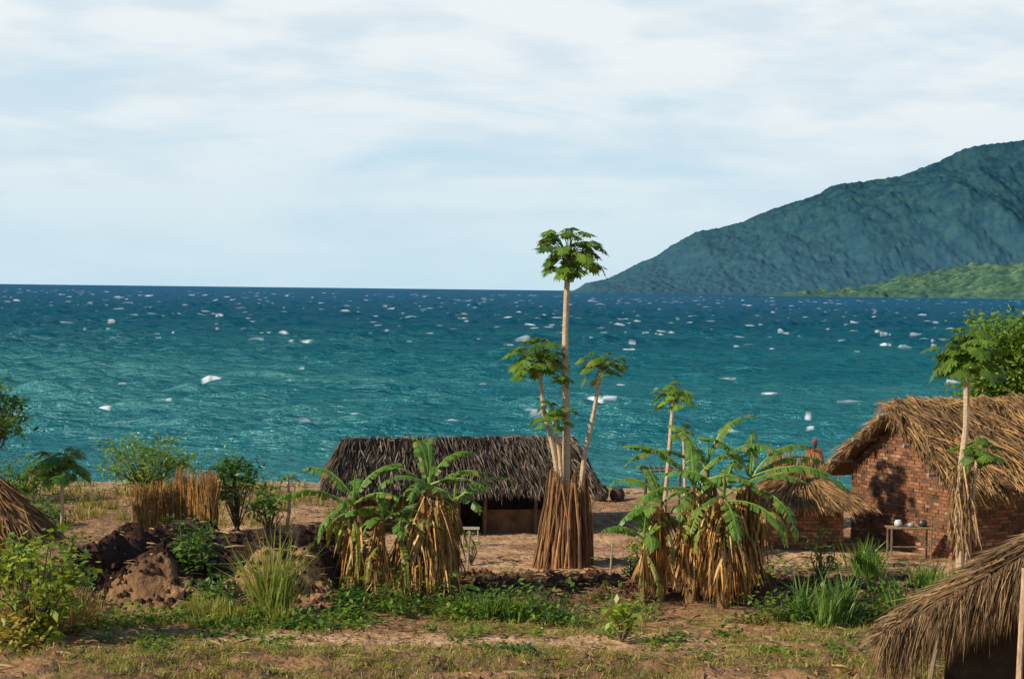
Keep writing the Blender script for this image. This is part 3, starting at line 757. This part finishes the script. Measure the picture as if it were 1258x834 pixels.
for (a_, b_, s_) in ((rA, n1_, -1), (rA, f1_, 1)):
    for i in range(650):
        p = a_.lerp(b_, R.random()) + gv * R.uniform(-.08, .15) - up * R.uniform(0, .15)
        mb.strand(p, gv * R.uniform(-.5, 0) + gu * s_ * R.uniform(.16, .8) - up * R.uniform(.2, .8), R.uniform(.2, .5), .022, vc(mixc(cs[0], cs[1], .3 + R.random() * .7), .2), 0)
mb.build('roof', [M_STRAW], bh_)
mb = MB()
for (u_, z_) in ((Wd / 2, rz - .08), (Wd / 2 - 1, rz - .08 - slope), (Wd / 2 + 1, rz - .08 - slope), (.05, wz - .05), (Wd - .05, wz - .05)):
    mb.tube([Q(u_, -.75, z_), Q(u_, 1.0, z_)], .05, (.3, .25, .19), 0, n=7)
for k in range(7):
    mb.tube([Q(Wd / 2 + .15 * k - .1, -.6 + R.uniform(-.1, .1), rz - .02 - .15 * k * slope * 0.9), Q(Wd / 2 + .15 * k - .1, 0.2, rz - .02 - .15 * k * slope * .9)], .022, (.4, .34, .26), 0, n=5)
mb.build('roof_poles', [M_WOOD], bh_)

# ------------------------------------------------------------------ small brick hut
sh = empty('small_brick_hut')
mb = MB(); w_ = 1.75; dp = 1.5
S0 = V(6.55, 47.2, 0); sx = V(.995, .1, 0); sy = V(-.1, .995, 0)
zt = lambda s: 1.28
bricks(mb, S0, sx, w_, zt, -sy)
bricks(mb, S0, sy, dp, zt, -sx); bricks(mb, S0 + sx * w_, sy, dp, zt, sx); bricks(mb, S0 + sy * dp, sx, w_, zt, sy)
mb.build('walls', [M_BRICK], sh)
mb = MB(); mb.boxp(S0 + sx * .012 + sy * .012 - up * .1, sx * (w_ - .024), sy * (dp - .024), up * 1.36, MC); mb.build('core', [M_MUD], sh)
mb = MB(); T0 = S0 + sx * (w_ / 2 - .1) + sy * dp / 2 + up * 1.98
cor = [S0 + sx * a + sy * b + up * 1.16 for a, b in ((-.45, -.5), (w_ + .5, -.5), (w_ + .5, dp + .5), (-.45, dp + .5))]
Ta = T0 - sy * .3; Tb = T0 + sy * .3
thatch(mb, Ta, Ta + sx * .01, cor[1], cor[0], 1300, L=(.3, .7), cols=cs, jit=.25, fringe=.4)
thatch(mb, Ta, Tb, cor[2], cor[1], 1300, L=(.3, .7), cols=cs, jit=.25, fringe=.4)
thatch(mb, Tb, Ta, cor[0], cor[3], 1300, L=(.3, .7), cols=cs, jit=.25, fringe=.4)
thatch(mb, Tb, Tb + sx * .01, cor[3], cor[2], 700, L=(.3, .7), cols=cs, jit=.2, fringe=.4)
mb.build('roof', [M_STRAW], sh)

# ------------------------------------------------------------------ reed screens
def reed_panel(mb, a, b, h, n, cols=((.54, .29, .09), (.17, .09, .04))):
    a = Vector(a); b = Vector(b); d = b - a; nn = V(d.y, -d.x, 0).normalized()
    for i in range(n):
        p = a.lerp(b, R.random()) + nn * R.gauss(0, .035); z = gz(p.x, p.y) - .05
        l = h * R.uniform(.75, 1.06)
        p.z = z
        r_ = R.uniform(.006, .013)
        mb.tube([p, p + V(R.gauss(0, .04), R.gauss(0, .03), l * .5), p + V(R.gauss(0, .09), R.gauss(0, .06), l)], [r_, r_, r_ * .5], vc(mixc(*cols, R.random()), .25), 0, n=4, cap=False)
    for z in (.35, .8):
        mb.tube([a + up * (h * z), b + up * (h * z + R.uniform(-.04, .04))], .018, (.22, .14, .07), 0, n=5)
mb = MB()
reed_panel(mb, (-9.35, 47.5, 0), (-8.55, 48.5, 0), 1.45, 300); reed_panel(mb, (-8.5, 48.5, 0), (-7.5, 48.1, 0), 1.72, 330)
reed_panel(mb, (-7.5, 48.1, 0), (-7.7, 49.6, 0), 1.6, 200)
mb.build('reed_screen', [M_STRAW])
mb = MB()
reed_panel(mb, (7.35, 52, 0), (8.45, 52.2, 0), 2.1, 380, ((.55, .34, .15), (.22, .13, .07))); reed_panel(mb, (8.45, 52.2, 0), (8.4, 53.3, 0), 2.05, 200); reed_panel(mb, (7.35, 52, 0), (7.3, 53.2, 0), 2.05, 200)
mb.build('reed_enclosure', [M_STRAW])

# ------------------------------------------------------------------ left round hut
lh = empty('round_thatched_hut')
cx, cy = -11.2, 41.0
mb = MB()
for k in range(20):
    a = k * math.pi / 10; b = (k + 1) * math.pi / 10
    p = V(cx + .9 * math.cos(a), cy + .9 * math.sin(a), 0); q = V(cx + .9 * math.cos(b), cy + .9 * math.sin(b), 0)
    wallmesh(mb, p, q, 1.35, .1, MUDC)
mb.build('walls', [M_MUD], lh)
mb = MB()
for k in range(12):
    a = k * math.pi / 6; b = (k + 1) * math.pi / 6
    ap = V(cx, cy, 2.3); thatch(mb, ap, ap + V(.01, 0, 0), V(cx + 1.35 * math.cos(b), cy + 1.35 * math.sin(b), 1.05), V(cx + 1.35 * math.cos(a), cy + 1.35 * math.sin(a), 1.05), 380, L=(.4, .8), cols=((.48, .25, .10), (.13, .075, .04)), jit=.3, lift=.1, thick=.08)
mb.build('roof', [M_STRAW], lh)

# ------------------------------------------------------------------ open thatched shed, lower right
sd_ = empty('thatched_shed')
mb = MB()
c3 = ((.46, .29, .14), (.07, .042, .028))
ra = V(8.05, 28.2, 2.78); rb = V(9.9, 31.0, 2.95); ea = V(5.72, 29.0, 1.22); eb = V(7.4, 32.0, 1.29); fa = V(10.3, 27.2, 1.1); fb = V(12.1, 30.2, 1.2)
thatch(mb, ra, rb, eb, ea, 6500, L=(.4, .9), cols=c3, W=.017, jit=.38, fringe=.6, lift=.2)
thatch(mb, rb, ra, fa, fb, 3000, L=(.4, .9), cols=c3, W=.018, jit=.25, fringe=.35, lift=.12)
fwd = V(-.45, -.89, 0)
for i in range(4600):
    t_ = R.random(); e_ = ea if R.random() < .75 else fa
    p = ra.lerp(e_, t_) + fwd * R.uniform(-.5, .12) - up * R.uniform(-.03, .18)
    mb.strand(p, fwd * R.uniform(-.05, .2) + (e_ - ra).normalized() * R.uniform(-.1, .6) - up, R.uniform(.3, 1.05), .014, vc(mixc(c3[0], c3[1], .25 + .75 * R.random()), .25), 0, droop=.3)
for i in range(1600):
    p = ea.lerp(eb, R.random()) + up * R.uniform(0, .12)
    mb.strand(p, V(-.25 + R.gauss(0, .2), R.gauss(0, .3), -1), R.uniform(.2, .7), .015, vc(mixc(*c3, R.random()), .2), 0, droop=.4)
for i in range(900):
    p = ra.lerp(rb, R.random()) + up * R.uniform(0, .1)
    mb.strand(p, V(R.gauss(0, .8), R.gauss(0, .5), R.uniform(-.5, .2)), R.uniform(.2, .6), .016, vc(mixc(*c3, R.random()), .2), 0, droop=.4)
mb.build('roof', [M_STRAW], sd_)
mb = MB()
def pole(x, y, z, r=.05, dx=0, c=(.28, .2, .13)): mb.tube([(x, y, gz(x, y) - .1), (x + dx * .4, y, z * .5), (x + dx, y, z)], [r, r * .9, r * .85], c, 0, n=7, jit=.08)
pole(6.3, 28.7, 1.6, .045, .25); pole(7.5, 28.0, 2.4, .055, .08, (.46, .31, .2)); pole(9.6, 27.5, 1.3); pole(7.7, 31.8, 1.35); pole(9.8, 30.8, 2.6); pole(11.6, 30.2, 1.4)
mb.tube([ra - up * .12, rb - up * .12], .05, (.3, .22, .15), 0, n=6)
mb.tube([ea + V(.3, -.1, .03), eb + V(.3, -.1, .03)], .04, (.3, .22, .15), 0, n=6)
mb.tube([ra + V(0, .1, -.18), ea + V(0.1, .1, -.08)], .035, (.3, .22, .15), 0, n=6)
mb.build('poles', [M_WOOD], sd_)
mb = MB(); wallmesh(mb, V(6.9, 30.1, 0), V(9.6, 28.9, 0), 1.3, .15, (.07, .045, .03)); wallmesh(mb, V(7.8, 31.7, 0), V(11.4, 30.1, 0), 1.6, .15, (.06, .04, .028)); mb.build('low_wall', [M_MUD], sd_)

# ------------------------------------------------------------------ small objects
def pot(name, x, y, z, r, h, col, mat=M_METAL):
    mb = MB(); n = 16; prof_ = [(0, .55), (.15, .85), (.45, 1.0), (.75, .9), (.9, .68), (1, .75)]
    vs = []; fs = []
    for (t, k) in prof_ + [(.95, .62), (.3, .6)]:
        for j in range(n):
            a = 6.2832 * j / n; vs.append((x + math.cos(a) * r * k, y + math.sin(a) * r * k, z + h * t))
    m_ = len(prof_) + 2
    for i in range(m_ - 1):
        for j in range(n): fs.append((i * n + j, i * n + (j + 1) % n, (i + 1) * n + (j + 1) % n, (i + 1) * n + j))
    fs.append(tuple(range(n))[::-1]); fs.append(tuple((m_ - 1) * n + j for j in range(n)))
    mb.add(vs, fs, col, 0)
    return mb.build(name, [mat], smooth=True)
pot('clay_pot', 2.75, 58.5, gz(2.75, 58.5) - .02, .28, .5, (.10, .07, .055), M_MUD)
pot('clay_pot', 3.3, 58.8, gz(3.3, 58.8) - .02, .24, .4, (.09, .06, .05), M_MUD)
tb = empty('dish_rack_table'); mb = MB(); tx, ty = 9.2, 45.9; tz = gz(tx, ty)
for (a, b) in ((0, 0), (.95, 0), (0, .5), (.95, .5)): mb.tube([(tx + a, ty + b, tz - .05), (tx + a, ty + b, tz + .72)], .025, (.2, .14, .09), 0, n=6)
for k in range(9): mb.tube([(tx - .08, ty + .01 + k * .06, tz + .74), (tx + 1.03, ty + .01 + k * .06, tz + .74)], .022, vc((.25, .17, .1), .2), 0, n=5)
mb.tube([(tx, ty, tz + .3), (tx + .95, ty, tz + .3)], .02, (.2, .14, .09), 0, n=5)
mb.build('table_frame', [M_WOOD], tb)
pot('enamel_pot', tx + .2, ty + .25, tz + .765, .10, .16, (.6, .6, .58)); pot('enamel_pot', tx + .5, ty + .2, tz + .765, .09, .10, (.3, .31, .33)); pot('enamel_pot', tx + .8, ty + .3, tz + .765, .12, .16, (.05, .05, .05))
pot('cooking_pot', tx - .6, ty - .1, gz(tx - .6, ty - .1), .2, .25, (.03, .03, .03))
mb = MB(); x, y = -1.15, 47.6; z = gz(x, y)
for a, b in ((0, 0), (.35, 0), (0, .3), (.35, .3)): mb.tube([(x + a * 1.15 - .02, y + b, z - .03), (x + a, y + b, z + .45)], .018, (.4, .33, .24), 0, n=5)
for k in range(5): mb.boxp((x - .04, y - .03 + k * .075, z + .45), (.43, 0, 0), (0, .06, 0), (0, 0, .025), vc((.4, .33, .25), .15))
mb.build('wooden_stool', [M_WOOD])
mb = MB()
for (x, y) in ((3.9, 55.5), (4.9, 55.6), (4.0, 56.5), (5.0, 56.6)): mb.tube([(x, y, gz(x, y) - .1), (x + .05, y, gz(x, y) + 1.25)], .035, (.13, .09, .06), 0, n=6)
for (a, b) in (((3.7, 55.5), (5.1, 55.6)), ((3.8, 56.5), (5.2, 56.6))): mb.tube([(a[0], a[1], 1.15), (b[0], b[1], 1.2)], .03, (.14, .1, .07), 0, n=6)
for k in range(8): mb.tube([(3.9 + k * .15, 55.3, 1.22), (3.95 + k * .15, 56.8, 1.24)], .015, (.2, .15, .1), 0, n=4)
mb.build('drying_rack', [M_WOOD])
mb = MB()
for (x, y, h) in ((-8.2, 34.9, 1.5), (-.95, 42.5, 1.0), (2.2, 41.8, .8)): mb.tube([(x, y, gz(x, y) - .1), (x + .06, y, gz(x, y) + h)], .022, (.38, .28, .2), 0, n=6)
mb.build('wooden_stakes', [M_WOOD])

# ------------------------------------------------------------------ person standing behind the enclosure
pe = empty('person'); px_, py_ = 9.72, 61.0; pz = gz(px_, py_)
def skin(name, verts, edges, radii, mat_col, root=0, lv=2):
    me = bpy.data.meshes.new(name); me.from_pydata([(px_ + a, py_ + b, pz + c) for a, b, c in verts], edges, [])
    ob = bpy.data.objects.new(name, me); scene.collection.objects.link(ob); ob.parent = pe
    ob.modifiers.new('s', 'SKIN')
    for i, r_ in enumerate(radii): me.skin_vertices[0].data[i].radius = (r_, r_ * .8)
    me.skin_vertices[0].data[root].use_root = True
    s2 = ob.modifiers.new('ss', 'SUBSURF'); s2.levels = lv; s2.render_levels = lv
    m, nt, out = newmat(name + '_mat'); p = nt.nodes.new('ShaderNodeBsdfPrincipled'); p.inputs['Base Color'].default_value = mat_col + (1,); p.inputs['Roughness'].default_value = .75
    nt.links.new(p.outputs[0], out.inputs[0]); me.materials.append(m)
    return ob
SK = (.06, .035, .025)
skin('shirt', [(0, 0, .92), (0, 0, 1.15), (0, 0, 1.38), (-.17, 0, 1.40), (.17, 0, 1.40), (-.24, -.02, 1.15), (.24, -.02, 1.15), (0, 0, 1.46)], [(0, 1), (1, 2), (2, 3), (2, 4), (3, 5), (4, 6), (2, 7)], [.15, .15, .15, .075, .075, .06, .06, .06], (.45, .02, .02))
skin('body', [(0, 0, .9), (-.09, 0, .86), (.09, 0, .86), (-.1, -.02, .47), (.1, -.02, .47), (-.1, .02, .07), (.1, .02, .07), (-.1, -.16, .03), (.1, -.16, .03)], [(0, 1), (0, 2), (1, 3), (2, 4), (3, 5), (4, 6), (5, 7), (6, 8)], [.13, .09, .09, .06, .06, .04, .04, .035, .035], (.05, .05, .09))
skin('head', [(0, 0, 1.42), (0, -.01, 1.52), (0, -.02, 1.60), (0, -.01, 1.68)], [(0, 1), (1, 2), (2, 3)], [.05, .055, .09, .075], SK)
skin('headscarf', [(0, .015, 1.66), (0, .01, 1.70), (0, .03, 1.75)], [(0, 1), (1, 2)], [.095, .10, .06], (.45, .02, .02))
skin('forearm_l', [(-.24, -.02, 1.16), (-.24, -.12, .95), (-.22, -.2, .9)], [(0, 1), (1, 2)], [.045, .035, .035], SK)
skin('forearm_r', [(.24, -.02, 1.16), (.25, -.12, .95), (.24, -.2, .9)], [(0, 1), (1, 2)], [.045, .035, .035], SK)

# ------------------------------------------------------------------ light, sky
sunv = V(-.90, -.46, 0).normalized(); el = math.radians(32)
sv = V(sunv.x * math.cos(el), sunv.y * math.cos(el), math.sin(el))
ld = bpy.data.lights.new('sun', 'SUN'); ld.energy = 5.0; ld.angle = math.radians(.5); ld.color = (1, .90, .71)
lo = bpy.data.objects.new('sun', ld); scene.collection.objects.link(lo); lo.rotation_euler = (-sv).to_track_quat('-Z', 'Y').to_euler()
w = bpy.data.worlds.new('World'); scene.world = w; w.use_nodes = True; nt = w.node_tree; nt.nodes.clear(); L = nt.links
out = nt.nodes.new('ShaderNodeOutputWorld')
sky = nt.nodes.new('ShaderNodeTexSky'); sky.sky_type = 'NISHITA'; sky.sun_disc = False; sky.sun_elevation = el; sky.sun_rotation = math.atan2(sunv.x, sunv.y)
sky.dust_density = 1.0; sky.ozone_density = 1.5
bg = nt.nodes.new('ShaderNodeBackground'); bg.inputs[1].default_value = .06; L.new(sky.outputs[0], bg.inputs[0])
tc = nt.nodes.new('ShaderNodeTexCoord'); sp = nt.nodes.new('ShaderNodeSeparateXYZ'); L.new(tc.outputs['Generated'], sp.inputs[0])
mp = nt.nodes.new('ShaderNodeMapping'); mp.inputs['Scale'].default_value = (3.8, 3.8, 16); mp.inputs['Rotation'].default_value = (0.0, .06, 0); mp.inputs['Location'].default_value = (1.3, .4, .7); L.new(tc.outputs['Generated'], mp.inputs[0])
nz = nt.nodes.new('ShaderNodeTexNoise'); nz.inputs['Scale'].default_value = 1.5; nz.inputs['Detail'].default_value = 7; nz.inputs['Roughness'].default_value = .55; nz.inputs['Distortion'].default_value = .4; L.new(mp.outputs[0], nz.inputs['Vector'])
mrc = nt.nodes.new('ShaderNodeMapRange'); mrc.inputs[1].default_value = .28; mrc.inputs[2].default_value = .58; mrc.interpolation_type = 'SMOOTHSTEP'; L.new(nz.outputs['Fac'], mrc.inputs[0])
cv = nt.nodes.new('ShaderNodeValToRGB'); e = cv.color_ramp
e.elements[0].position = 0; e.elements[0].color = (.2,) * 3 + (1,)
e.elements[1].position = 1; e.elements[1].color = (.0,) * 3 + (1,)
for p_, v_ in ((.025, .3), (.06, .6), (.10, .9), (.2, 1.0), (.32, .1)):
    x_ = e.elements.new(p_); x_.color = (v_,) * 3 + (1,)
L.new(sp.outputs['Z'], cv.inputs[0])
fm = nt.nodes.new('ShaderNodeMath'); fm.operation = 'MULTIPLY'; L.new(mrc.outputs[0], fm.inputs[0]); L.new(cv.outputs[0], fm.inputs[1])
hz = nt.nodes.new('ShaderNodeValToRGB'); e = hz.color_ramp
e.elements[0].position = 0; e.elements[0].color = (.58, .81, .93, 1); e.elements[1].position = 1; e.elements[1].color = (.05, .14, .32, 1)
for p_, c_ in ((.05, (.60, .80, .93)), (.16, (.58, .77, .91)), (.33, (.13, .26, .46))):
    x_ = e.elements.new(p_); x_.color = c_ + (1,)
L.new(sp.outputs['Z'], hz.inputs[0])
hb = nt.nodes.new('ShaderNodeBackground'); L.new(hz.outputs[0], hb.inputs[0]); hb.inputs[1].default_value = 1
m1 = nt.nodes.new('ShaderNodeMixShader'); m1.inputs[0].default_value = .9; L.new(bg.outputs[0], m1.inputs[1]); L.new(hb.outputs[0], m1.inputs[2])
n3 = nt.nodes.new('ShaderNodeTexNoise'); n3.inputs['Scale'].default_value = 3.2; n3.inputs['Detail'].default_value = 6; L.new(mp.outputs[0], n3.inputs['Vector'])
cc = nt.nodes.new('ShaderNodeValToRGB'); e = cc.color_ramp
e.elements[0].position = .36; e.elements[0].color = (.70, .80, .87, 1); e.elements[1].position = .54; e.elements[1].color = (.86, .91, .925, 1)
L.new(n3.outputs['Fac'], cc.inputs[0])
cb = nt.nodes.new('ShaderNodeBackground'); L.new(cc.outputs[0], cb.inputs[0]); cb.inputs[1].default_value = 1
m2 = nt.nodes.new('ShaderNodeMixShader'); L.new(fm.outputs[0], m2.inputs[0]); L.new(m1.outputs[0], m2.inputs[1]); L.new(cb.outputs[0], m2.inputs[2])
L.new(m2.outputs[0], out.inputs[0])

# ------------------------------------------------------------------ camera
cd = bpy.data.cameras.new('camera'); cd.lens = 67.2; cd.sensor_width = 36; cd.clip_end = 120000; cd.clip_start = .5
co = bpy.data.objects.new('camera', cd); scene.collection.objects.link(co)
co.location = (0, 0, 6.4)
co.rotation_mode = 'QUATERNION'
co.rotation_quaternion = Quaternion((1, 0, 0), math.radians(90 - 1.49)) @ Quaternion((0, 0, 1), math.radians(.66))
scene.camera = co
